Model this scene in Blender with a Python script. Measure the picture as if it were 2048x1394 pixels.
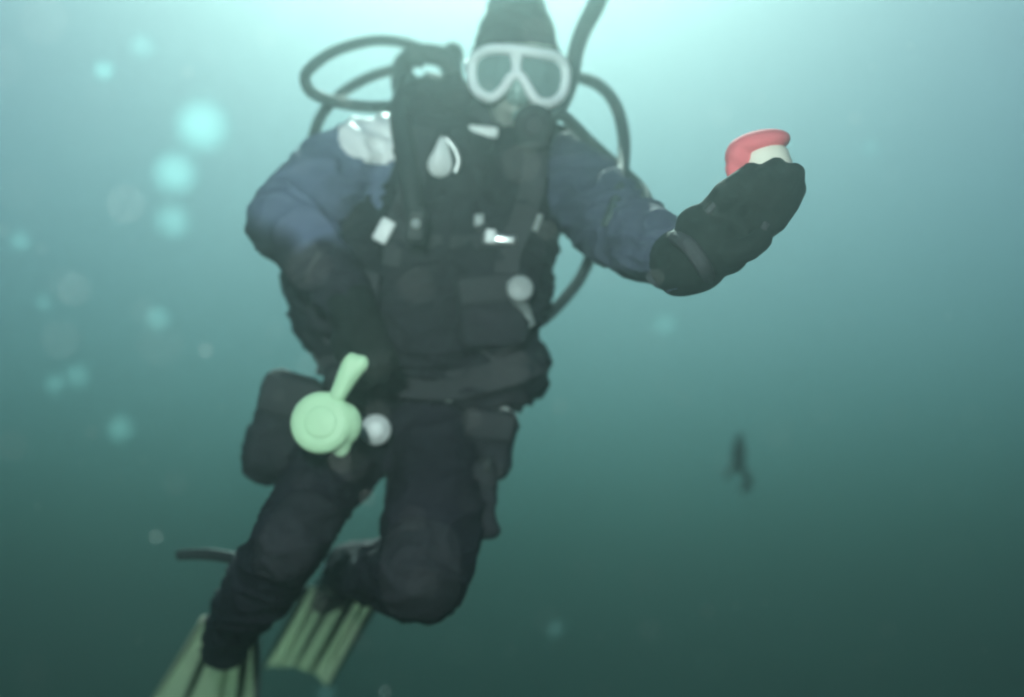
import bpy, bmesh, math, random
from mathutils import Vector, Matrix, Euler, noise, Quaternion
R = math.radians
random.seed(7)
S = bpy.context.scene
for o in list(bpy.data.objects):
    bpy.data.objects.remove(o)
C = S.collection

# ------------------------------------------------------------ camera, world, sun, exposure
PITCH = 15.3
LENS = 45.8
cd = bpy.data.cameras.new('camera')
cam = bpy.data.objects.new('camera', cd)
C.objects.link(cam)
cam.location = (0, 0, 0)
cam.rotation_euler = (R(90 + PITCH), 0, 0)
cd.sensor_width = 36
cd.lens = LENS
cd.clip_start = .02
cd.clip_end = 2000
cd.dof.use_dof = True
cd.dof.focus_distance = 1.75
cd.dof.aperture_fstop = LENS / 1000 / .034
S.camera = cam

SUN_EL, SUN_AZ = 46.0, -1.5
w = bpy.data.worlds.new('World')
S.world = w
w.use_nodes = True
nt = w.node_tree
sky = nt.nodes.new('ShaderNodeTexSky')
sky.sky_type = 'NISHITA'
sky.sun_disc = False
sky.sun_elevation = R(SUN_EL)
sky.dust_density = 1.4
sky.ozone_density = 1.4
sky.sun_rotation = R(SUN_AZ)
nt.links.new(sky.outputs[0], nt.nodes['Background'].inputs[0])
nt.nodes['Background'].inputs[1].default_value = .063
sd = bpy.data.lights.new('sun', 'SUN')
sd.energy = 5
sd.angle = R(.5)
sd.color = (1, .96, .9)
so = bpy.data.objects.new('sun', sd)
C.objects.link(so)
sdir = Vector((math.sin(R(SUN_AZ)) * math.cos(R(SUN_EL)), math.cos(R(SUN_AZ)) * math.cos(R(SUN_EL)), math.sin(R(SUN_EL))))
so.rotation_euler = sdir.to_track_quat('Z', 'Y').to_euler()

CAMROT = Matrix.Rotation(R(PITCH), 3, 'X')      # frame of the water column seen from the camera
# the strobe fixed on its arm beside the camera: it lights the bubbles and the pale gear
fd = bpy.data.lights.new('camera_strobe', 'SPOT')
fd.energy = 130
fd.spot_size = R(70)
fd.spot_blend = 1
fd.shadow_soft_size = .05
fd.color = (1, .97, .95)
fo = bpy.data.objects.new('camera_strobe', fd)
C.objects.link(fo)
fo.location = CAMROT @ Vector((-.20, .05, .45))
fo.rotation_euler = (CAMROT @ (Vector((-.20, .05, .45)) - Vector((-.15, 2.4, 0)))).to_track_quat('Z', 'Y').to_euler()

S.view_settings.view_transform = 'Standard'
S.view_settings.look = 'None'
S.view_settings.gamma = 1
S.view_settings.exposure = 1.18
S.cycles.volume_bounces = 3
S.cycles.transparent_max_bounces = 16

WATER = dict(sc=.051, ab=.346, abc=(.418, .610, .590, 1), g=.921, top=3.77, bottom=-13.5, hx=90, y0=-40, y1=140)

# ------------------------------------------------------------ helpers
KX = 36 / LENS / 2048


def P(px, py, dy=0.0):
    """point of the diver's frame: photo column/row (2048 wide) at real distance 2.4 + dy metres"""
    D = 2.4 + dy
    return Vector(((px - 1024) * KX * D, D, (697 - py) * KX * D))


def to_world(v):
    return CAMROT @ v


def link(name, me, parent=None, mats=(), smooth=True):
    o = bpy.data.objects.new(name, me)
    C.objects.link(o)
    for m in mats:
        me.materials.append(m)
    if smooth:
        for p in me.polygons:
            p.use_smooth = True
    if parent is not None:
        o.parent = parent
    return o


def tag(o, label=None, cat=None, group=None, kind=None):
    for k, v in (('label', label), ('category', cat), ('group', group), ('kind', kind)):
        if v:
            o[k] = v
    return o


def mat(name, col, rough=.6, var=.25, scale=8, bump=.0, bscale=60, metal=0, spec=.4, trans=0, alpha=1, coat=0):
    m = bpy.data.materials.new(name)
    m.use_nodes = True
    n = m.node_tree
    b = n.nodes['Principled BSDF']
    tc = n.nodes.new('ShaderNodeTexCoord')
    nz = n.nodes.new('ShaderNodeTexNoise')
    nz.inputs['Scale'].default_value = scale
    nz.inputs['Detail'].default_value = 5
    n.links.new(tc.outputs['Object'], nz.inputs['Vector'])
    rp = n.nodes.new('ShaderNodeMix')
    rp.data_type = 'RGBA'
    rp.inputs[6].default_value = (*[c * (1 - var) for c in col], 1)
    rp.inputs[7].default_value = (*[min(1, c * (1 + var)) for c in col], 1)
    n.links.new(nz.outputs['Fac'], rp.inputs[0])
    n.links.new(rp.outputs[2], b.inputs['Base Color'])
    b.inputs['Roughness'].default_value = rough
    b.inputs['Metallic'].default_value = metal
    b.inputs['Specular IOR Level'].default_value = spec
    b.inputs['Alpha'].default_value = alpha
    b.inputs['Coat Weight'].default_value = coat
    if bump:
        n2 = n.nodes.new('ShaderNodeTexNoise')
        n2.inputs['Scale'].default_value = bscale
        n2.inputs['Detail'].default_value = 4
        n.links.new(tc.outputs['Object'], n2.inputs['Vector'])
        bp = n.nodes.new('ShaderNodeBump')
        bp.inputs['Strength'].default_value = bump
        bp.inputs['Distance'].default_value = .004
        n.links.new(n2.outputs['Fac'], bp.inputs['Height'])
        n.links.new(bp.outputs[0], b.inputs['Normal'])
    return m


M = dict(
    suit=mat('neoprene', (.016, .015, .024), .8, .5, 7, .5, 45),
    sleeve=mat('sleeve_neoprene', (.12, .15, .22), .7, .3, 6, .5, 45),
    skin=mat('skin', (.33, .35, .32), .6, .1, 10),
    vest=mat('vest_nylon', (.018, .019, .025), .8, .5, 9, .6, 70),
    pocket=mat('pocket_nylon', (.027, .028, .035), .8, .45, 12, .6, 80),
    web=mat('webbing', (.034, .036, .042), .8, .3, 40, .4, 200),
    rubber=mat('rubber', (.026, .032, .034), .6, .3, 14),
    hose=mat('hose_rubber', (.045, .065, .065), .65, .2, 20),
    silicone=mat('pale_silicone', (.86, .90, .92), .35, .06, 12),
    paleplastic=mat('pale_plastic', (.84, .88, .88), .4, .08, 20),
    dim=mat('worn_pale_plastic', (.30, .34, .34), .45, .2, 25),
    chrome=mat('brushed_steel', (.62, .64, .64), .3, .1, 30, metal=.8),
    panel=mat('highlight_fabric', (.90, .93, .95), .5, .1, 14, .3, 90),  # near-white, carries the painted highlight on the shoulder
    lime=mat('lime_plastic', (.56, .86, .56), .5, .12, 14),
    glove=mat('glove_neoprene', (.009, .014, .013), .8, .5, 14, .5, 60),
    skirt=mat('clear_silicone', (.30, .42, .40), .3, .1, 12),
    finrib=mat('dark_fin_rubber', (.022, .035, .026), .4, .2, 14),
    tank=mat('painted_tank', (.10, .12, .13), .35, .2, 6),
    red=mat('red_plastic', (.86, .17, .20), .8, .12, 16),
    cream=mat('cream_plastic', (.86, .84, .72), .7, .06, 20),
    eye=mat('eye_white', (.7, .7, .68), .2, .03, 10),
    iris=mat('iris', (.05, .05, .04), .15, .1, 10),
    fish=mat('fish_skin', (.03, .05, .05), .4, .4, 40),
    sand=mat('seabed_sand', (.03, .04, .032), .9, .4, .6, .6, 3),
)


_m = M['suit']
_n = _m.node_tree
_b = _n.nodes['Principled BSDF']
_src = _b.inputs['Base Color'].links[0].from_socket
_at = _n.nodes.new('ShaderNodeAttribute')
_at.attribute_name = 'sleeve'
_x = _n.nodes.new('ShaderNodeMix')
_x.data_type = 'RGBA'
_n.links.new(_at.outputs['Fac'], _x.inputs[0])
_n.links.new(_src, _x.inputs[6])
_x.inputs[7].default_value = (.125, .155, .24, 1)
_n.links.new(_x.outputs[2], _b.inputs['Base Color'])
for _k in ('suit', 'vest', 'pocket', 'glove'):
    M[_k].node_tree.nodes['Principled BSDF'].inputs['Specular IOR Level'].default_value = .15


def glass_mat(name, tint, mix, rough=.05):
    m = bpy.data.materials.new(name)
    m.use_nodes = True
    n = m.node_tree
    n.nodes.clear()
    out = n.nodes.new('ShaderNodeOutputMaterial')
    tr = n.nodes.new('ShaderNodeBsdfTransparent')
    tr.inputs[0].default_value = (*tint, 1)
    gl = n.nodes.new('ShaderNodeBsdfPrincipled')
    gl.inputs['Base Color'].default_value = (.40, .54, .54, 1)
    gl.inputs['Roughness'].default_value = rough
    mx = n.nodes.new('ShaderNodeMixShader')
    mx.inputs[0].default_value = mix
    n.links.new(tr.outputs[0], mx.inputs[1])
    n.links.new(gl.outputs[0], mx.inputs[2])
    n.links.new(mx.outputs[0], out.inputs['Surface'])
    return m


fm = mat('green_fin_rubber', (.74, .76, .64), .6, .3, 9, .3, 30)
_n = fm.node_tree
_t = _n.nodes.new('ShaderNodeBsdfTranslucent')
_t.inputs[0].default_value = (.66, .74, .60, 1)
_m = _n.nodes.new('ShaderNodeMixShader')
_m.inputs[0].default_value = .45
_n.links.new(_n.nodes['Principled BSDF'].outputs[0], _m.inputs[1])
_n.links.new(_t.outputs[0], _m.inputs[2])
_n.links.new(_m.outputs[0], _n.nodes['Material Output'].inputs['Surface'])
M['fin'] = fm
M['lens'] = glass_mat('mask_glass', (.6, .72, .72), .40, .12)


def bubble_mat(name, mix):
    """a gas bubble: mostly clear, its wall scatters light through it"""
    m = bpy.data.materials.new(name)
    m.use_nodes = True
    n = m.node_tree
    n.nodes.clear()
    out = n.nodes.new('ShaderNodeOutputMaterial')
    tr = n.nodes.new('ShaderNodeBsdfTransparent')
    tl = n.nodes.new('ShaderNodeBsdfTranslucent')
    tl.inputs[0].default_value = (.40, .95, .92, 1)
    df = n.nodes.new('ShaderNodeBsdfDiffuse')
    df.inputs[0].default_value = (.38, .88, .86, 1)
    nz = n.nodes.new('ShaderNodeTexNoise')
    nz.inputs['Scale'].default_value = 40
    rg = n.nodes.new('ShaderNodeMapRange')
    rg.inputs[1].default_value, rg.inputs[2].default_value = .35, .65
    rg.inputs[3].default_value, rg.inputs[4].default_value = mix * .75, mix * 1.2
    a = n.nodes.new('ShaderNodeMixShader')
    b = n.nodes.new('ShaderNodeMixShader')
    a.inputs[0].default_value = .5
    n.links.new(nz.outputs['Fac'], rg.inputs[0])
    n.links.new(rg.outputs[0], b.inputs[0])
    n.links.new(tl.outputs[0], a.inputs[1])
    n.links.new(df.outputs[0], a.inputs[2])
    n.links.new(tr.outputs[0], b.inputs[1])
    n.links.new(a.outputs[0], b.inputs[2])
    n.links.new(b.outputs[0], out.inputs['Surface'])
    return m


# ---- shape primitives, added to a bmesh
def ring_solid(bm, pts, radii, n=12, flat=None, caps=True):
    """tube through points with a radius at each; flat = (axis, factor) squashes the section along an axis"""
    pts = [Vector(p) for p in pts]
    rings = []
    up = None
    for i, p in enumerate(pts):
        t = (pts[min(i + 1, len(pts) - 1)] - pts[max(i - 1, 0)]).normalized()
        if up is None:
            up = t.orthogonal().normalized()
        u = (up - t * up.dot(t)).normalized()
        up = u
        v = t.cross(u)
        r = radii[i]
        ring = []
        for k in range(n):
            a = 2 * math.pi * k / n
            d = (u * math.cos(a) + v * math.sin(a)) * r
            if flat:
                ax = Vector(flat[0]).normalized()
                d -= ax * d.dot(ax) * (1 - flat[1])
            ring.append(bm.verts.new(p + d))
        rings.append(ring)
    for a, b in zip(rings, rings[1:]):
        for k in range(n):
            bm.faces.new((a[k], a[(k + 1) % n], b[(k + 1) % n], b[k]))
    if caps:
        bm.faces.new(list(reversed(rings[0])))
        bm.faces.new(rings[-1])
    return rings


def spline(pts, steps=8, closed=False):
    pts = [Vector(p) for p in pts]
    n = len(pts)
    out = []
    rng = range(n) if closed else range(n - 1)
    for i in rng:
        if closed:
            p0, p1, p2, p3 = pts[(i - 1) % n], pts[i], pts[(i + 1) % n], pts[(i + 2) % n]
        else:
            p0, p1, p2, p3 = pts[max(i - 1, 0)], pts[i], pts[i + 1], pts[min(i + 2, n - 1)]
        for s in range(steps):
            t = s / steps
            out.append(.5 * ((2 * p1) + (p2 - p0) * t + (2 * p0 - 5 * p1 + 4 * p2 - p3) * t * t + (3 * p1 - p0 - 3 * p2 + p3) * t ** 3))
    if not closed:
        out.append(pts[-1])
    return out


def limb(bm, pts, radii, n=16):
    """rounded cones between joints, each joint a ball; to be fused by remesh"""
    for i in range(len(pts)):
        ball(bm, pts[i], (radii[i],) * 3)
    for i in range(len(pts) - 1):
        a, b = Vector(pts[i]), Vector(pts[i + 1])
        ring_solid(bm, [a, a.lerp(b, .5), b], [radii[i], (radii[i] + radii[i + 1]) / 2, radii[i + 1]], n)


def ball(bm, c, r, rot=None, sub=3):
    m = Matrix.Translation(Vector(c))
    if rot:
        m = m @ Euler([R(a) for a in rot]).to_matrix().to_4x4()
    m = m @ Matrix.Diagonal((r[0], r[1], r[2], 1))
    bmesh.ops.create_icosphere(bm, subdivisions=sub, radius=1, matrix=m)


def rbox(bm, c, size, rot=(0, 0, 0), bevel=.25, seg=3):
    b2 = bmesh.new()
    bmesh.ops.create_cube(b2, size=1)
    for v in b2.verts:
        v.co = Vector((v.co.x * size[0], v.co.y * size[1], v.co.z * size[2]))
    bmesh.ops.bevel(b2, geom=b2.edges[:], offset=min(size) * bevel, segments=seg, profile=.5, affect='EDGES')
    m = Matrix.Translation(Vector(c)) @ Euler([R(a) for a in rot]).to_matrix().to_4x4()
    b2.transform(m)
    tmp = bpy.data.meshes.new('tmp')
    b2.to_mesh(tmp)
    b2.free()
    bm.from_mesh(tmp)
    bpy.data.meshes.remove(tmp)


def lathe(bm, c, axis, prof, n=28):
    """solid of revolution: prof = [(radius, height)] along axis from c"""
    q = Vector((0, 0, 1)).rotation_difference(Vector(axis).normalized())
    rings = []
    for r, h in prof:
        rings.append([bm.verts.new(Vector(c) + q @ Vector((r * math.cos(2 * math.pi * k / n), r * math.sin(2 * math.pi * k / n), h))) for k in range(n)])
    for a, b in zip(rings, rings[1:]):
        for k in range(n):
            bm.faces.new((a[k], a[(k + 1) % n], b[(k + 1) % n], b[k]))
    bm.faces.new(list(reversed(rings[0])))
    bm.faces.new(rings[-1])


def finish(name, bm, m, parent=None, smooth=True):
    bmesh.ops.recalc_face_normals(bm, faces=bm.faces[:])
    me = bpy.data.meshes.new(name)
    bm.to_mesh(me)
    bm.free()
    mats = m if isinstance(m, (list, tuple)) else [m]
    return link(name, me, parent, mats, smooth)


def fuse(name, bm, m, parent=None, voxel=.007, smooth=6, wr=.0, wscale=12, wr2=0, factor=.5):
    """fuse overlapping solids into one continuous surface, soften it, crease it"""
    me = bpy.data.meshes.new('tmp')
    bm.to_mesh(me)
    bm.free()
    o = bpy.data.objects.new('tmp', me)
    C.objects.link(o)
    rm = o.modifiers.new('r', 'REMESH')
    rm.mode = 'VOXEL'
    rm.voxel_size = voxel
    sm = o.modifiers.new('s', 'SMOOTH')
    sm.iterations = smooth
    sm.factor = factor
    dg = bpy.context.evaluated_depsgraph_get()
    res = bpy.data.meshes.new_from_object(o.evaluated_get(dg))
    bpy.data.objects.remove(o)
    bpy.data.meshes.remove(me)
    res.name = name
    if wr or wr2:
        nr = [v.normal.copy() for v in res.vertices]
        for v, n_ in zip(res.vertices, nr):
            p = v.co
            d = 0
            if wr:
                d += wr * noise.fractal(p * wscale, 1, 2, 3)
            if wr2:   # sharp folds, stretched sideways
                q = Vector((p.x * 9, p.y * 9, p.z * 30)) + Vector((4, 7, 1))
                f = 1 - abs(noise.noise(q + Vector((noise.noise(p * 9),) * 3)))
                d += wr2 * (f ** 4 - .4)
            v.co = p + n_ * d
    res.materials.clear()
    mats = m if isinstance(m, (list, tuple)) else [m]
    return link(name, res, parent, mats)


def tube(name, pts, r, m, parent, steps=8, n=10, closed=False, ridge=None, flat=None):
    bm = bmesh.new()
    sp = spline(pts, steps, closed)
    if isinstance(r, (list, tuple)):
        rr = []
        for i in range(len(sp)):
            t = i / (len(sp) - 1) * (len(r) - 1)
            k = min(int(t), len(r) - 2)
            rr.append(r[k] * (1 - (t - k)) + r[k + 1] * (t - k))
    else:
        rr = [r] * len(sp)
    if ridge:
        rr = [q * (1 + ridge * (1 if i % 2 else -1)) for i, q in enumerate(rr)]
    if closed:
        sp.append(sp[0])
        rr.append(rr[0])
    ring_solid(bm, sp, rr, n, flat=flat, caps=not closed)
    return finish(name, bm, m, parent)


# ------------------------------------------------------------ water, seabed
def box_mesh(name, x0, x1, y0, y1, z0, z1):
    bm = bmesh.new()
    bmesh.ops.create_cube(bm, size=1)
    for v in bm.verts:
        v.co = ((x0 + x1) / 2 + v.co.x * (x1 - x0), (y0 + y1) / 2 + v.co.y * (y1 - y0), (z0 + z1) / 2 + v.co.z * (z1 - z0))
    me = bpy.data.meshes.new(name)
    bm.to_mesh(me)
    bm.free()
    return me


wm = bpy.data.materials.new('sea_water')
wm.use_nodes = True
n = wm.node_tree
n.nodes.clear()
out = n.nodes.new('ShaderNodeOutputMaterial')
vs = n.nodes.new('ShaderNodeVolumeScatter')
va = n.nodes.new('ShaderNodeVolumeAbsorption')
ad = n.nodes.new('ShaderNodeAddShader')
vs.inputs['Color'].default_value = (.77, 1, .99, 1)
vs.inputs['Density'].default_value = WATER['sc']
vs.inputs['Anisotropy'].default_value = WATER['g']
va.inputs['Color'].default_value = WATER['abc']
va.inputs['Density'].default_value = WATER['ab']
n.links.new(vs.outputs[0], ad.inputs[0])
n.links.new(va.outputs[0], ad.inputs[1])
n.links.new(ad.outputs[0], out.inputs['Volume'])
hz = link('haze', box_mesh('haze', -WATER['hx'], WATER['hx'], WATER['y0'], WATER['y1'], WATER['bottom'], WATER['top']), None, [wm], False)
tag(hz, kind='stuff')

bm = bmesh.new()
bmesh.ops.create_grid(bm, x_segments=70, y_segments=70, size=1)
for v in bm.verts:
    x, y = v.co.x * 85, 50 + v.co.y * 85
    v.co = (x, y, -11.5 + .7 * noise.fractal(Vector((x * .08, y * .08, 3)), 1, 2, 4))
tag(finish('seabed', bm, M['sand']), kind='structure')

# ------------------------------------------------------------ the diver
PEL = P(840, 840, 0)
diver = bpy.data.objects.new('person', None)
diver.empty_display_size = .2
C.objects.link(diver)
diver.location = to_world(PEL)
diver.rotation_euler = (R(PITCH), 0, 0)
tag(diver, 'scuba diver in dark suit and pale framed mask, raising a gloved hand', 'person')


def L(px, py, dy=0.0):
    return P(px, py, dy) - PEL


# body: one continuous surface
bm = bmesh.new()
ball(bm, L(835, 820, .02), (.16, .11, .09))
ball(bm, L(850, 660, .02), (.155, .105, .19))
ball(bm, L(885, 440, .03), (.185, .12, .20))
ball(bm, L(800, 330, .04), (.12, .085, .085))
ball(bm, L(1020, 335, .04), (.12, .085, .085))
limb(bm, [L(975, 330, .03), L(1020, 230, .03)], [.07, .06])
# head and jaw
ball(bm, L(1032, 120, -.005), (.076, .092, .108))
ball(bm, L(1034, 205, -.055), (.05, .05, .05))
ball(bm, L(1036, 172, -.10), (.016, .022, .028))
limb(bm, [L(1032, 60, .01), L(1032, 15, .02)], [.062, .045])
# arms
limb(bm, [L(745, 325, .03), L(680, 335, -.02), L(575, 445, -.15), L(648, 535, -.20), L(715, 632, -.25)], [.078, .076, .070, .056, .04])
limb(bm, [L(1090, 330, .02), L(1150, 370, -.06), L(1235, 450, -.24), L(1300, 490, -.36), L(1372, 528, -.47)], [.078, .076, .070, .060, .044])
# legs
limb(bm, [L(722, 862, 0), L(652, 955, -.13), L(572, 1088, -.28), L(522, 1175, -.16), L(460, 1255, .0), L(452, 1290, .05)], [.086, .072, .060, .060, .048, .044])
limb(bm, [L(885, 880, 0), L(878, 1010, -.12), L(842, 1155, -.22), L(780, 1150, -.08), L(700, 1140, .12)], [.10, .092, .078, .066, .046])
# feet
limb(bm, [L(452, 1285, .05), L(450, 1305, .13)], [.044, .030])
limb(bm, [L(700, 1140, .12), L(665, 1185, .22)], [.046, .034])
body = fuse('body', bm, [M['suit'], M['sleeve'], M['skin']], diver, .0065, 5, .006, 10, .011)
fc = L(1034, 155, -.07)
for p in body.data.polygons:
    c = p.center
    if (c - fc).length < .088 and c.y < fc.y + .05 and c.z < L(0, 92, -.07).z:
        p.material_index = 2
        continue


def sstep(x, a, b):
    t = max(0, min(1, (x - a) / (b - a)))
    return t * t * (3 - 2 * t)


att = body.data.attributes.new('sleeve', 'FLOAT', 'POINT')
cut = L(600, 500, -.16)
for i, v in enumerate(body.data.vertices):
    c = v.co
    wgt = 0
    jit = .02 * noise.noise(c * 14)
    for a, b, rad, amt in ((L(720, 300, 0), L(565, 450, -.15), .14, 1.0), (L(1130, 380, -.05), L(1380, 530, -.47), .13, .45)):
        ab = b - a
        t = (c - a).dot(ab) / ab.length_squared
        tt = max(0, min(1, t))
        d = (c - (a + ab * tt)).length
        q = (1 - sstep(d + jit, rad - .02, rad)) * sstep(t, -.15, .05) * amt
        wgt = max(wgt, q)
    if c.x < -.1:
        wgt *= sstep(c.z - cut.z + (c.x - cut.x) * .5 + jit, -.015, .035)
    att.data[i].value = wgt


def panel(name, src, centre, rx, rz, m, parent, off=.004, ang=0):
    """a panel laid on the surface: the faces of src near a point, lifted off it"""
    bm = bmesh.new()
    bm.from_mesh(src.data)
    ca, sa = math.cos(R(ang)), math.sin(R(ang))
    bm.faces.ensure_lookup_table()
    dele = []
    for f in bm.faces:
        d = f.calc_center_median() - centre
        x, z = d.x * ca + d.z * sa, -d.x * sa + d.z * ca
        if (abs(x) / rx) ** 3 + (abs(z) / rz) ** 3 > 1 or abs(d.y) > .15 or f.normal.y > .15:
            dele.append(f)
    bmesh.ops.delete(bm, geom=dele, context='FACES')
    bm.normal_update()
    for v in bm.verts:
        v.co += v.normal * off
    r = bmesh.ops.extrude_face_region(bm, geom=bm.faces[:])
    for v in [g for g in r['geom'] if isinstance(g, bmesh.types.BMVert)]:
        v.co -= v.normal * off * 1.2
    for f in bm.faces:
        f.material_index = 0
    return finish(name, bm, m, parent)


# hood
bm = bmesh.new()
ball(bm, L(1032, 135, .03), (.089, .083, .102))
limb(bm, [L(1032, 75, .02), L(1033, 15, .03), L(1034, -45, .045)], [.073, .053, .036])
limb(bm, [L(1022, 215, .045), L(1000, 290, .045)], [.074, .09])
hood = fuse('hood', bm, mat('hood_neoprene', (.055, .062, .068), .85, .4, 9, .5, 45, spec=.15), diver, .006, 6, .003, 14, .004)

# eyes
for px in (988, 1086):
    bm = bmesh.new()
    ball(bm, L(px, 150, -.083), (.013,) * 3)
    e = finish('eye', bm, M['eye'], diver)
    bm = bmesh.new()
    ball(bm, L(px, 151, -.094), (.0055, .003, .0055))
    finish('iris', bm, M['iris'], e)

# mask
out_px = [(957, 110), (985, 99), (1030, 101), (1075, 107), (1112, 115), (1129, 135), (1131, 165), (1122, 192), (1098, 207), (1072, 200),
          (1056, 176), (1043, 155), (1032, 151), (1020, 158), (1004, 182), (982, 196), (958, 186), (946, 165), (945, 132)]


def maskpt(px, py, off=0.0):
    u = (px - 1038) / 95
    return L(px, py, -.125 + .05 * u * u + off)


frame = tube('mask', [maskpt(x, y) for x, y in out_px], .0098, M['silicone'], diver, 6, 10, True, flat=((0, 1, 0), 1.5))
# lens: two panes with a bridge
for cx, poly in ((990, [(957, 112), (1000, 104), (1030, 106), (1030, 150), (1016, 162), (1002, 180), (980, 192), (958, 182), (949, 160), (948, 130)]),
                 (1088, [(1036, 106), (1080, 110), (1110, 118), (1126, 138), (1127, 165), (1118, 190), (1098, 202), (1074, 194), (1058, 172), (1038, 150)])):
    bm = bmesh.new()
    vs_ = [bm.verts.new(maskpt(x, y, .002)) for x, y in poly]
    c = bm.verts.new(maskpt(cx, 150, .0))
    for i in range(len(vs_)):
        bm.faces.new((vs_[i], vs_[(i + 1) % len(vs_)], c))
    r = bmesh.ops.extrude_face_region(bm, geom=bm.faces[:])
    for v in [g for g in r['geom'] if isinstance(g, bmesh.types.BMVert)]:
        v.co.y += .004
    finish('lens', bm, M['lens'], frame, False)
tube('bridge', [maskpt(1033, 104), maskpt(1033, 128), maskpt(1032, 152)], [.016, .009, .010], M['silicone'], frame, 5)
# skirt behind the frame, and the nose pocket
bm = bmesh.new()
sp = spline([maskpt(x, y, .004) for x, y in out_px], 3, True)
cen = L(1036, 150, -.06)
r1 = [bm.verts.new(p) for p in sp]
r2 = [bm.verts.new(Vector((cen.x + (p.x - cen.x) * 1.0, max(p.y, cen.y) + .035, cen.z + (p.z - cen.z) * 1.02))) for p in sp]
for i in range(len(sp)):
    j = (i + 1) % len(sp)
    bm.faces.new((r1[i], r1[j], r2[j], r2[i]))
o = finish('skirt', bm, M['skirt'], frame)
md = o.modifiers.new('thick', 'SOLIDIFY')
md.thickness = .003
bm = bmesh.new()
ball(bm, L(1036, 178, -.108), (.017, .026, .03))
ball(bm, L(1036, 196, -.10), (.022, .024, .016))
fuse('nose_pocket', bm, M['skirt'], frame, .003, 5)
for s, pts in ((-1, [(946, 140, -.075), (932, 134, -.03), (936, 128, .05)]), (1, [(1131, 150, -.075), (1136, 140, -.03), (1128, 132, .05)])):
    tube('mask_strap', [L(*p) for p in pts], .010, M['silicone'], frame, 6, 8, flat=((1, 0, 0), .3))

# second stage in the mouth
bm = bmesh.new()
c = L(1068, 250, -.125)
lathe(bm, c, (0.1, -1, -.15), [(.012, -.03), (.030, -.02), (.036, -.005), (.036, .006), (.030, .014), (.012, .018), (.001, .018)])
ball(bm, L(1068, 290, -.12), (.03, .015, .012))
reg = finish('regulator', bm, M['rubber'], diver)
bm = bmesh.new()
lathe(bm, L(1068, 250, -.145), (0.1, -1, -.15), [(.020, 0), (.019, .004), (.012, .006), (.001, .0065)])
finish('purge_button', bm, M['web'], reg)
bm = bmesh.new()
ball(bm, L(1048, 232, -.085), (.024, .03, .014))
finish('mouthpiece', bm, M['skirt'], reg)

# snorkel
tube('snorkel', [L(1208, -60, .04), L(1196, 0, .02), L(1166, 60, 0), L(1150, 110, -.03), L(1142, 160, -.06), L(1126, 205, -.08), L(1104, 235, -.10)],
     [.019, .018, .016, .0145, .014, .013, .013], M['hose'], diver, 8, 14)

# buoyancy vest
bm = bmesh.new()
ball(bm, L(700, 570, -.03), (.115, .11, .165))
ball(bm, L(662, 590, -.01), (.088, .09, .115))
ball(bm, L(990, 560, -.04), (.105, .11, .19))
ball(bm, L(860, 640, -.03), (.15, .115, .17))
ball(bm, L(1015, 735, -.03), (.078, .09, .085))
ball(bm, L(960, 770, -.02), (.10, .10, .06))
ball(bm, L(760, 760, -.02), (.11, .10, .075))
limb(bm, [L(800, 500, -.05), L(828, 380, -.07), L(848, 270, -.03), L(860, 205, .07)], [.055, .05, .046, .045])
limb(bm, [L(1030, 500, -.06), L(1050, 380, -.08), L(1060, 300, -.03), L(1030, 250, .08)], [.07, .07, .06, .05])
limb(bm, [L(850, 215, .06), L(905, 195, .05), L(965, 250, .06)], [.055, .045, .05])
ball(bm, L(900, 400, .0), (.12, .10, .16))
vest = fuse('buoyancy_vest', bm, M['vest'], diver, .0065, 6, .010, 9, .014)
# centre seam, chest strap, belt: webbing that lies on the vest
bvh = None
from mathutils.bvhtree import BVHTree


def tree_of(*objs):
    vs_, fs = [], []
    for o in objs:
        k = len(vs_)
        vs_ += [v.co.copy() for v in o.data.vertices]
        fs += [tuple(i + k for i in p.vertices) for p in o.data.polygons]
    return BVHTree.FromPolygons(vs_, fs)


BV = tree_of(vest, body)
CAMO = -PEL


def on(px, py, lift=.004):
    """the nearest point of the dressed body along the line through a photo position"""
    d = P(px, py, 0).normalized()
    hit = BV.ray_cast(CAMO, d)
    if hit[0] is None:
        return L(px, py, -.05)
    return hit[0] - d * lift


def strap(name, pix, width, m, parent, thick=.004, lift=.003):
    pts = [on(x, y, lift) for x, y in pix]
    sp = spline(pts, 5)
    bm = bmesh.new()
    prev = None
    for i, p in enumerate(sp):
        t = (sp[min(i + 1, len(sp) - 1)] - sp[max(i - 1, 0)]).normalized()
        s = t.cross(Vector((0, 1, 0))).normalized() * width / 2
        f = Vector((0, -thick, 0))
        q = [bm.verts.new(p + s), bm.verts.new(p - s), bm.verts.new(p - s + f), bm.verts.new(p + s + f)]
        if prev:
            for k in range(4):
                bm.faces.new((prev[k], prev[(k + 1) % 4], q[(k + 1) % 4], q[k]))
        else:
            bm.faces.new(q)
        prev = q
    bm.faces.new(prev)
    return finish(name, bm, m, parent, False)


strap('shoulder_strap', [(848, 255), (832, 330), (815, 400), (790, 455), (775, 530)], .042, M['web'], vest)
strap('shoulder_strap', [(1075, 300), (1065, 370), (1045, 440), (1020, 500), (1010, 570)], .042, M['web'], vest)
strap('chest_strap', [(775, 470), (840, 482), (910, 486), (975, 480), (1040, 478)], .026, M['web'], vest)
strap('waist_belt', [(640, 720), (720, 750), (800, 765), (880, 772), (960, 760), (1040, 735), (1085, 715)], .05, M['web'], vest)
strap('zip', [(905, 330), (898, 430), (885, 540), (872, 640), (865, 720)], .014, M['vest'], vest)
strap('piping', [(640, 505), (612, 560), (618, 630), (660, 690)], .008, M['web'], vest)
strap('piping', [(960, 560), (950, 640), (965, 700), (1010, 730)], .008, M['web'], vest)


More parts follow.
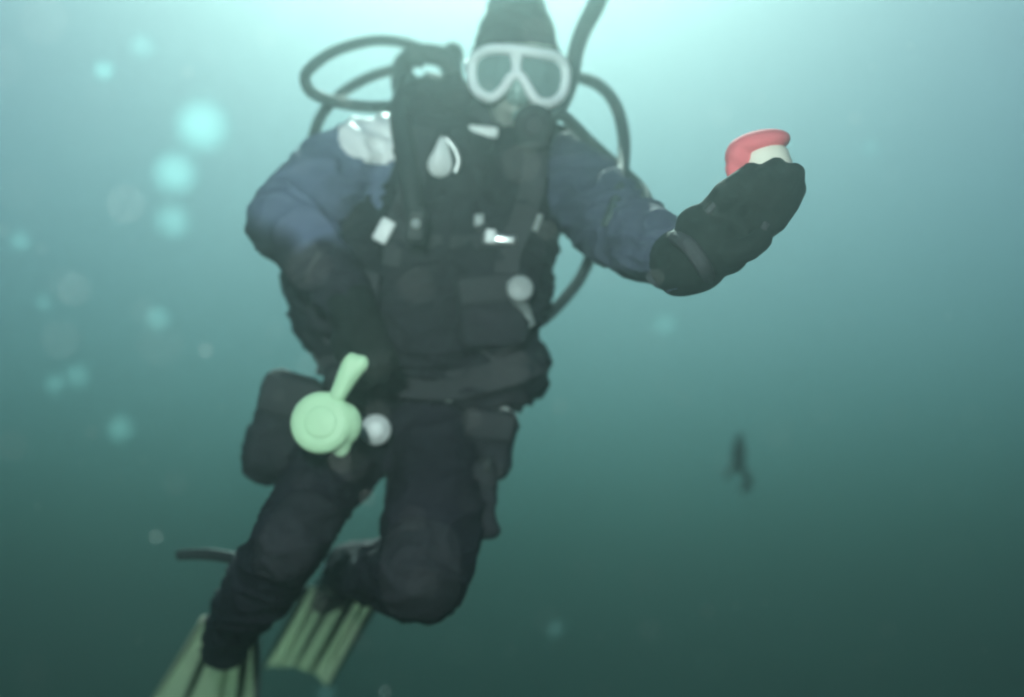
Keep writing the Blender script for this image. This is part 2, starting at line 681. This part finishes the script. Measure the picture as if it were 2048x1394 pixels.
def pouch(name, px, py, dy, size, rot, m, parent, flap=True):
    bm = bmesh.new()
    rbox(bm, L(px, py, dy), size, rot, .32, 3)
    o = fuse(name, bm, m, parent, .006, 5, .006, 14, .006)
    if flap:
        bm = bmesh.new()
        q = Euler([R(a) for a in rot]).to_matrix()
        rbox(bm, L(px, py, dy) + q @ Vector((0, -size[1] * .5, size[2] * .27)), (size[0] * .9, .012, size[2] * .36), rot, .4, 2)
        finish('flap', bm, M['web'], o)
    return o


pouch('chest_pocket', 690, 600, -.12, (.13, .05, .12), (0, 8, 0), M['pocket'], vest)
pouch('chest_pocket', 985, 620, -.13, (.12, .05, .13), (0, -6, 0), M['pocket'], vest)
pouch('hip_pouch', 572, 850, -.06, (.115, .09, .19), (0, 16, 0), M['pocket'], diver)
pouch('weight_pouch', 528, 905, -.03, (.07, .08, .11), (0, 0, 0), M['pocket'], diver, False)
pouch('thigh_pocket', 975, 888, -.07, (.095, .08, .13), (0, 8, 0), M['pocket'], diver)
sh = pouch('knife_sheath', 968, 1000, -.14, (.042, .03, .13), (0, -3, 0), M['pocket'], diver, False)
bm = bmesh.new()
ring_solid(bm, [L(971, 948, -.15), L(975, 915, -.14)], [.011, .013], 12)
finish('knife_handle', bm, M['rubber'], sh)

# tank behind, valve, first stage
bm = bmesh.new()
axis = (L(860, 215, .2) - L(815, 760, .22))
lathe(bm, L(815, 760, .22), axis, [(.05, 0), (.085, .02), (.09, .06), (.09, axis.length * .86), (.075, axis.length * .95), (.035, axis.length * 1.0), (.02, axis.length * 1.03)])
tank = finish('air_tank', bm, M['tank'], diver)
bm = bmesh.new()
ring_solid(bm, [L(862, 225, .2), L(868, 175, .19)], [.022, .020], 14)
rbox(bm, L(882, 172, .17), (.075, .05, .04), (0, 10, 0))
finish('valve', bm, M['rubber'], tank)
bm = bmesh.new()
lathe(bm, L(905, 125, .17), (.15, 0, 1), [(.010, -.03), (.018, -.02), (.020, -.015), (.020, .012), (.016, .018), (.001, .018)], 18)
finish('valve_knob', bm, M['rubber'], tank)
yoke = tube('first_stage', [L(812, 122, .15), L(850, 108, .14), L(890, 118, .14), L(905, 150, .14), L(900, 185, .14), L(850, 195, .14), L(812, 190, .14), L(803, 155, .14)],
            .021, M['rubber'], diver, 5, 12, True)
bm = bmesh.new()
ring_solid(bm, [L(826, 130, .14), L(838, 92, .13)], [.020, .022], 14)
ring_solid(bm, [L(860, 170, .14), L(905, 175, .13)], [.020, .022], 14)
ball(bm, L(905, 110, .15), (.022, .02, .026))
finish('regulator_port', bm, M['rubber'], yoke)

# hoses
H = M['hose']
tube('hose', [L(845, 98, .14), L(800, 84, .12), L(740, 82, .08), L(670, 102, .04), L(622, 135, .0), L(610, 160, -.01), L(628, 188, -.01), L(680, 206, 0), L(740, 214, 0), L(790, 212, .03)], .0105, H, diver)
tube('hose', [L(810, 135, .14), L(750, 150, .12), L(700, 175, .09), L(660, 208, .07), L(638, 240, .06), L(624, 280, .07), L(600, 330, .10), L(600, 400, .12)], .0105, H, diver)
tube('hose', [L(905, 175, .14), L(980, 170, .16), L(1080, 158, .14), L(1150, 154, .10), L(1200, 172, .05), L(1232, 212, .0), L(1247, 270, -.03), L(1246, 330, -.14), L(1238, 380, -.26), L(1228, 420, -.335), L(1214, 455, -.34)], .0115, H, diver)
tube('hose', [L(1085, 248, -.12), L(1112, 228, -.12), L(1135, 238, -.10), L(1180, 282, -.06), L(1232, 330, -.10), L(1272, 366, -.20), L(1292, 398, -.30), L(1288, 440, -.38), L(1270, 470, -.38)], .0105, H, diver)
tube('hose', [L(1190, 440, .02), L(1180, 510, .02), L(1158, 560, .0), L(1122, 605, -.02), L(1085, 640, -.05), L(1060, 650, -.07)], .0105, H, diver)
tube('inflator_hose', [L(820, 160, .10), L(800, 210, .02), L(802, 260, -.08), L(815, 330, -.16), L(825, 400, -.19), L(830, 440, -.2)], .017, M['rubber'], diver, 14, 14, ridge=.10)
bm = bmesh.new()
rbox(bm, L(832, 452, -.2), (.035, .04, .06), (0, 5, 0))
inf = finish('inflator', bm, M['rubber'], diver)
bm = bmesh.new()
lathe(bm, L(832, 448, -.222), (0, -1, 0), [(.009, 0), (.009, .006), (.001, .007)], 16)
finish('button', bm, M['dim'], inf)

# pale fittings on the chest, and the shoulder highlight
M['silicone'].node_tree.nodes['Principled BSDF'].inputs['Roughness'].default_value = .5
panel('shoulder_highlight', body, L(748, 268, -.04), .056, .055, M['panel'], diver, .006, -12)  # pale panel that puts the shoulder's bright highlight into its colour


def plate(name, px, py, w_, h_, rot, m, parent, th=.012, lift=.008, bev=.45):
    bm = bmesh.new()
    rbox(bm, on(px, py, lift), (w_, th, h_), (0, rot, 0), bev, 3)
    return finish(name, bm, m, parent)


BV = tree_of(vest, body, hood)
# teardrop clip
tp = [(884, 268), (893, 282), (900, 305), (905, 325), (900, 345), (884, 355), (864, 350), (853, 334), (858, 316), (868, 300), (876, 280)]
c = on(880, 320, .03)
bm = bmesh.new()
f_ = [bm.verts.new(Vector((L(x, y, 0).x, 0, L(x, y, 0).z)) * ((PEL.y + c.y) / PEL.y) + Vector((0, c.y, 0)) + (PEL * ((PEL.y + c.y) / PEL.y - 1)) * 0) for x, y in tp]
k_ = (PEL.y + c.y) / PEL.y
for v, (x, y) in zip(f_, tp):
    v.co = L(x, y, PEL.y + c.y - 2.4)
bm.faces.new(f_)
r = bmesh.ops.extrude_face_region(bm, geom=bm.faces[:])
for v in [g for g in r['geom'] if isinstance(g, bmesh.types.BMVert)]:
    v.co.y += .016
bmesh.ops.recalc_face_normals(bm, faces=bm.faces[:])
bmesh.ops.bevel(bm, geom=bm.edges[:], offset=.003, segments=2, affect='EDGES')
clip = finish('clip', bm, M['paleplastic'], diver)
dd = PEL.y + c.y - 2.4
tube('clip_gate', [L(890, 275, dd), L(908, 296, dd), L(917, 322, dd), L(910, 346, dd)], .0045, M['chrome'], clip, 6, 8)
plate('chest_label', 966, 263, .055, .020, 6, M['paleplastic'], diver)
plate('strap_ring', 768, 462, .028, .044, -152, M['paleplastic'], vest, .012, .04)
bk = plate('buckle', 999, 479, .060, .020, 5, M['chrome'], vest, .014)
plate('buckle_tongue', 981, 473, .020, .026, 5, M['paleplastic'], bk, .012, .016)
plate('strap_ring', 1065, 440, .03, .035, 20, M['dim'], vest, .008, .004)
plate('strap_ring', 958, 440, .018, .022, 0, M['dim'], vest, .008, .004)
plate('belt_stud', 897, 797, .014, .014, 0, M['dim'], vest, .008)
plate('strap_end', 1008, 822, .018, .052, 128, M['dim'], diver, .008, .004)
gz = tube('gauge_hose', [on(1032, 562, .02), on(1035, 590, .02), on(1050, 620, .02), on(1058, 650, .02)], [.017, .016, .010, .012], M['dim'], diver, 6, 12)
bm = bmesh.new()
lathe(bm, on(1040, 578, .03), (0, -1, .1), [(.022, -.01), (.024, 0), (.022, .008), (.018, .009), (.001, .010)], 24)
gg = finish('gauge', bm, M['dim'], gz)
# round dump valve
bm = bmesh.new()
lathe(bm, on(752, 860, .035), (0, -1, .1), [(.026, -.005), (.027, .004), (.024, .010), (.019, .013), (.018, .018), (.012, .022), (.001, .023)], 28)
finish('dump_valve', bm, M['paleplastic'], diver)

# lime spare regulator hanging from its holder
dz = -.31
bm = bmesh.new()
lathe(bm, L(642, 845, dz), (-.1, -1, .2), [(.035, -.03), (.048, -.018), (.052, -.004), (.049, .006), (.040, .011), (.030, .012), (.001, .014)], 32)
ball(bm, L(688, 848, dz + .01), (.030, .022, .036))
ball(bm, L(682, 884, dz + .01), (.018, .016, .026))
octo = fuse('spare_regulator', bm, M['lime'], diver, .0035, 3)
bm = bmesh.new()
lathe(bm, L(640, 844, dz - .012), (-.1, -1, .2), [(.030, -.003), (.028, .0), (.020, .0015), (.001, .002)], 24)
finish('purge_cover', bm, M['lime'], octo)
bm = bmesh.new()
limb(bm, [L(662, 830, dz + .022), L(676, 790, dz + .006), L(694, 755, dz + .01)], [.016, .014, .018])
limb(bm, [L(694, 755, dz + .01), L(703, 724, dz + .01)], [.018, .016])
limb(bm, [L(694, 755, dz + .01), L(722, 726, dz + .01)], [.018, .014])
limb(bm, [L(703, 728, dz + .01), L(722, 728, dz + .01)], [.014, .014])
fuse('hose_sleeve', bm, M['lime'], octo, .0035, 2)
tube('octopus_hose', [L(712, 728, dz + .01), L(724, 700, -.17), L(722, 660, -.14), L(700, 620, -.08)], .0095, H, octo, 8)


# ------------------------------------------------------------ gloves
def hand(name, cuff, palm, fingers, thumb, parent, m, voxel=.004):
    bm = bmesh.new()
    limb(bm, cuff[0], cuff[1])
    for c, r, rot in palm:
        ball(bm, c, r, rot)
    for pts, rr in fingers:
        limb(bm, pts, rr, 12)
    limb(bm, thumb[0], thumb[1], 12)
    return fuse(name, bm, m, parent, voxel, 10, .0008, 30, .001)


zz = -.50
gl = hand('glove',
          ([L(1366, 524, -.462), L(1388, 520, -.48), L(1418, 485, zz)], [.052, .051, .044]),
          [(L(1425, 480, zz), (.062, .028, .046), (0, 40, 0)), (L(1465, 445, zz), (.055, .028, .054), (0, 45, 0)), (L(1440, 490, zz), (.045, .03, .05), (0, 45, 0))],
          [([L(1425, 425, zz), L(1452, 388, zz - .03), L(1478, 366, zz - .035), L(1502, 345, zz - .01)], [.021, .020, .018, .016]),
           ([L(1458, 440, zz), L(1498, 388, zz - .035), L(1528, 358, zz - .04), L(1552, 336, zz - .01)], [.023, .021, .019, .017]),
           ([L(1490, 460, zz), L(1535, 410, zz - .035), L(1562, 378, zz - .04), L(1588, 348, zz - .01)], [.023, .021, .019, .017]),
           ([L(1505, 472, zz), L(1550, 440, zz - .03), L(1576, 408, zz - .03), L(1594, 378, zz - .005)], [.021, .019, .017, .015])],
          ([L(1430, 510, zz), L(1462, 508, zz - .03), L(1500, 496, zz - .04), L(1524, 478, zz - .035)], [.024, .022, .018, .016]),
          diver, M['glove'])
gl['label'] = 'black glove raised beside the body with bent fingers'
BG = BV
BV = tree_of(gl)
plate('glove_highlight', 1424, 414, .008, .022, 42, M['web'], gl, .004, .003)  # two lighter plates painted in as the glove's highlights
plate('glove_highlight', 1530, 452, .010, .012, 30, M['web'], gl, .004, .003)
BV = BG
tube('glove_strap', [L(1352, 475, -.50), L(1378, 492, -.545), L(1405, 530, -.545), L(1418, 556, -.50)], .012, M['web'], gl, 6, 8, flat=((0, 1, 0), .4))
z2 = -.27
hand('glove',
     ([L(700, 612, -.24), L(715, 644, -.26)], [.043, .042]),
     [(L(722, 668, z2), (.046, .026, .042), (0, 50, 0))],
     [([L(700, 690, z2), L(704, 722, z2 - .02), L(712, 748, z2 - .005)], [.017, .015, .013]),
      ([L(722, 696, z2), L(732, 730, z2 - .02), L(740, 760, z2 - .005)], [.018, .016, .013]),
      ([L(742, 694, z2), L(758, 726, z2 - .02), L(766, 752, z2 - .005)], [.017, .015, .013]),
      ([L(756, 682, z2), L(778, 708, z2 - .015), L(788, 730, z2)], [.016, .014, .012])],
     ([L(695, 655, z2), L(680, 685, z2 - .02), L(684, 708, z2 - .03)], [.019, .017, .014]),
     diver, M['glove'])

# knee and shin pads, pale stripe
BV = tree_of(body)
panel('knee_pad', body, L(580, 1090, -.34), .05, .075, M['pocket'], diver, .004, -30)
panel('knee_pad', body, L(838, 1150, -.30), .065, .08, M['pocket'], diver, .004, 0)
tube('leg_strap', [L(505, 1128, -.10), L(465, 1116, -.05), L(410, 1108, -.02), L(356, 1110, 0)], [.009, .011, .011, .010], M['rubber'], diver, 8, 10, flat=((0, 1, 0), .5))
tube('fin_strap', [L(655, 1142, .14), L(675, 1120, .12), L(712, 1096, .12)], [.014, .013, .008], M['paleplastic'], diver, 6, 10, flat=((0, 1, 0), .4))


# ------------------------------------------------------------ fins
def fin(s0, s1, e0, e1, pocket, ribs, sag=.05, spread=.0):
    """blade between two edges, start (s0,s1) to end (e0,e1), with ribs and a foot pocket"""
    bm = bmesh.new()
    limb(bm, pocket[0], pocket[1])
    root = fuse('fin', bm, M['finrib'], diver, .005, 4)
    nu, nv = 24, 22
    bm = bmesh.new()

    def pt(u, v):
        a = s0.lerp(s1, u)
        b = e0.lerp(e1, u)
        p = a.lerp(b, v)
        p = p + Vector((0, sag * math.sin(v * 2.2), 0))
        notch = -.05 * (1 - (2 * u - 1) ** 2) * max(0, v - .75) / .25
        p = p + (b - a).normalized() * notch
        p.y += .006 * math.sin(u * math.pi * 6)
        return p
    g = [[bm.verts.new(pt(i / nu, j / nv)) for i in range(nu + 1)] for j in range(nv + 1)]
    for j in range(nv):
        for i in range(nu):
            bm.faces.new((g[j][i], g[j][i + 1], g[j + 1][i + 1], g[j + 1][i]))
    o = finish('blade', bm, M['fin'], root)
    md = o.modifiers.new('thick', 'SOLIDIFY')
    md.thickness = .005
    for u, r, m in ribs:
        tube('rib', [pt(u, v) - Vector((0, .004, 0)) for v in (0, .2, .4, .6, .8, .97)], [r * .8, r * .8, r * .7, r * .6, r * .45, r * .3], m, root, 4, 8)
    return root


fin(L(408, 1235, .10), L(512, 1262, .10), L(255, 1470, .42), L(500, 1500, .42),
    ([L(458, 1262, .06), L(454, 1290, .10), L(446, 1312, .16)], [.048, .044, .03]),
    [(0, .007, M['fin']), (.3, .011, M['finrib']), (.62, .006, M['fin']), (.82, .012, M['finrib']), (1, .010, M['dim'])])
fin(L(612, 1178, .16), L(772, 1172, .16), L(520, 1345, .50), L(650, 1385, .50),
    ([L(705, 1140, .12), L(668, 1180, .20), L(650, 1200, .24)], [.044, .04, .03]),
    [(0, .009, M['finrib']), (.2, .007, M['fin']), (.4, .009, M['finrib']), (.66, .012, M['finrib']), (.84, .006, M['fin']), (1, .009, M['finrib'])])

# ------------------------------------------------------------ red capped light held in the raised hand
RC = P(1540, 346, -.455)
torch = bpy.data.objects.new('dive_torch', None)
C.objects.link(torch)
torch.location = to_world(RC)
torch.rotation_euler = (R(PITCH), 0, 0)
torch.scale = (.9, .9, .9)
tag(torch, 'cream torch with a bulbous red cap held behind the fingertips of the raised glove', 'torch')
ax = Vector((-.34, .10, .93)).normalized()
bm = bmesh.new()
lathe(bm, ax * -.045, ax, [(.016, 0), (.020, .004), (.021, .02), (.034, .03), (.040, .038), (.041, .070), (.038, .076), (.036, .088)], 32)
finish('barrel', bm, M['cream'], torch)
bm = bmesh.new()
ball(bm, ax * .052, (.054, .044, .023), (0, -12, 0))
ball(bm, ax * .046 + Vector((-.032, .0, -.018)), (.026, .032, .030), (0, -20, 0))
limb(bm, [ax * .038 + Vector((-.045, -.004, -.028)), ax * .02 + Vector((-.046, -.004, -.036))], [.017, .014])
cap = fuse('cap', bm, M['red'], torch, .0035, 5)

# ------------------------------------------------------------ small fish far off, nose up
FD = 1.5
FC = P(1480, 925, FD)
fish = bpy.data.objects.new('fish', None)
C.objects.link(fish)
fish.location = to_world(FC)
fish.rotation_euler = (R(PITCH), 0, 0)
tag(fish, 'small dark fish hanging nose up in the water at the lower right', 'fish')


def F(px, py, d=0):
    return P(px, py, FD + d) - FC


bm = bmesh.new()
ring_solid(bm, [F(1480, 862), F(1479, 875), F(1478, 890), F(1477, 908), F(1479, 925), F(1483, 940), F(1488, 948)], [.003, .012, .018, .022, .019, .011, .007], 14)
fuse('fish_body', bm, M['fish'], fish, .004, 3)
for nm, pl in (('tail_fin', [(1488, 944), (1496, 938), (1504, 955), (1505, 974), (1492, 986), (1478, 980), (1488, 966)]),
               ('side_fin', [(1474, 912), (1478, 930), (1466, 948), (1452, 962), (1450, 950), (1462, 930)])):
    bm = bmesh.new()
    bm.faces.new([bm.verts.new(F(x, y, .01)) for x, y in pl])
    r = bmesh.ops.extrude_face_region(bm, geom=bm.faces[:])
    for v in [g for g in r['geom'] if isinstance(g, bmesh.types.BMVert)]:
        v.co.y += .008
    finish(nm, bm, M['fish'], fish, False)

# ------------------------------------------------------------ bubbles and drifting flecks
bub = [
    (405, 252, 52, .95, .55, 'largest pale bubble, topmost of the three big round bubbles at the left'),
    (350, 346, 42, .95, .50, 'middle pale bubble of the three big round bubbles at the left'),
    (345, 441, 33, .95, .34, 'lowest and smallest of the three big round bubbles at the left'),
    (208, 141, 19, 1.1, .70, 'small bright bubble up to the left of the three big bubbles'),
    (285, 92, 26, 1.1, .30, 'faint bubble near the top edge above the three big bubbles'),
    (40, 482, 19, 1.1, .35, 'faint bubble at the left edge level with the lowest big bubble'),
    (315, 636, 17, .95, .50, 'small bubble well below the three big bubbles'),
    (240, 857, 28, 1.1, .28, 'dim bubble at the lower left beside the hip pouch height'),
    (110, 768, 20, 1.1, .26, 'dim left bubble of the pair at the left edge'),
    (155, 752, 24, 1.1, .24, 'dim right bubble of the pair at the left edge'),
    (87, 604, 16, 1.15, .22, 'tiny dim bubble low on the left of the lone small bubble'),
    (1110, 1258, 17, 1.15, .30, 'small dim bubble under the right knee in dark water'),
    (1330, 648, 25, 1.15, .20, 'dim bubble below the raised elbow'),
    (1742, 298, 20, 1.15, .20, 'dim bubble right of the raised glove and red reel'),
    (652, 1388, 18, 1.15, .30, 'small dim bubble at the bottom edge below the fins'),
]
for i, (px, py, r_, D, mx, lab) in enumerate(bub):
    bm = bmesh.new()
    rr = r_ * KX * D
    bmesh.ops.create_icosphere(bm, subdivisions=4, radius=rr)
    s = Vector((random.uniform(0, 50),) * 3)
    for v in bm.verts:
        v.co *= 1 + .05 * noise.noise(v.co / rr * 1.3 + s)
        v.co.z *= .95
    o = finish('air_bubble', bm, bubble_mat('bubble_wall', min(.95, mx * (.19 if r_ > 30 else .16))))
    o.location = to_world(P(px, py, D - 2.4))
    tag(o, lab, 'bubble', 'pale bubbles drifting in the water')

# fine drifting specks that nobody could count
bm = bmesh.new()
for i in range(450):
    D = random.choice((random.uniform(.45, 1.15), random.uniform(2.7, 5)))
    px, py = random.uniform(-150, 2200), random.uniform(-100, 1500)
    r_ = random.uniform(.0005, .0016) * (1 if D < 1.6 else 1.9)
    bmesh.ops.create_icosphere(bm, subdivisions=1, radius=r_, matrix=Matrix.Translation(to_world(P(px, py, D - 2.4))) @ Matrix.Diagonal((1, 1, random.uniform(.4, 1), 1)))
tag(finish('plankton', bm, mat('plankton_flecks', (.62, .70, .66), .8, .1, 5), None, False), kind='stuff')
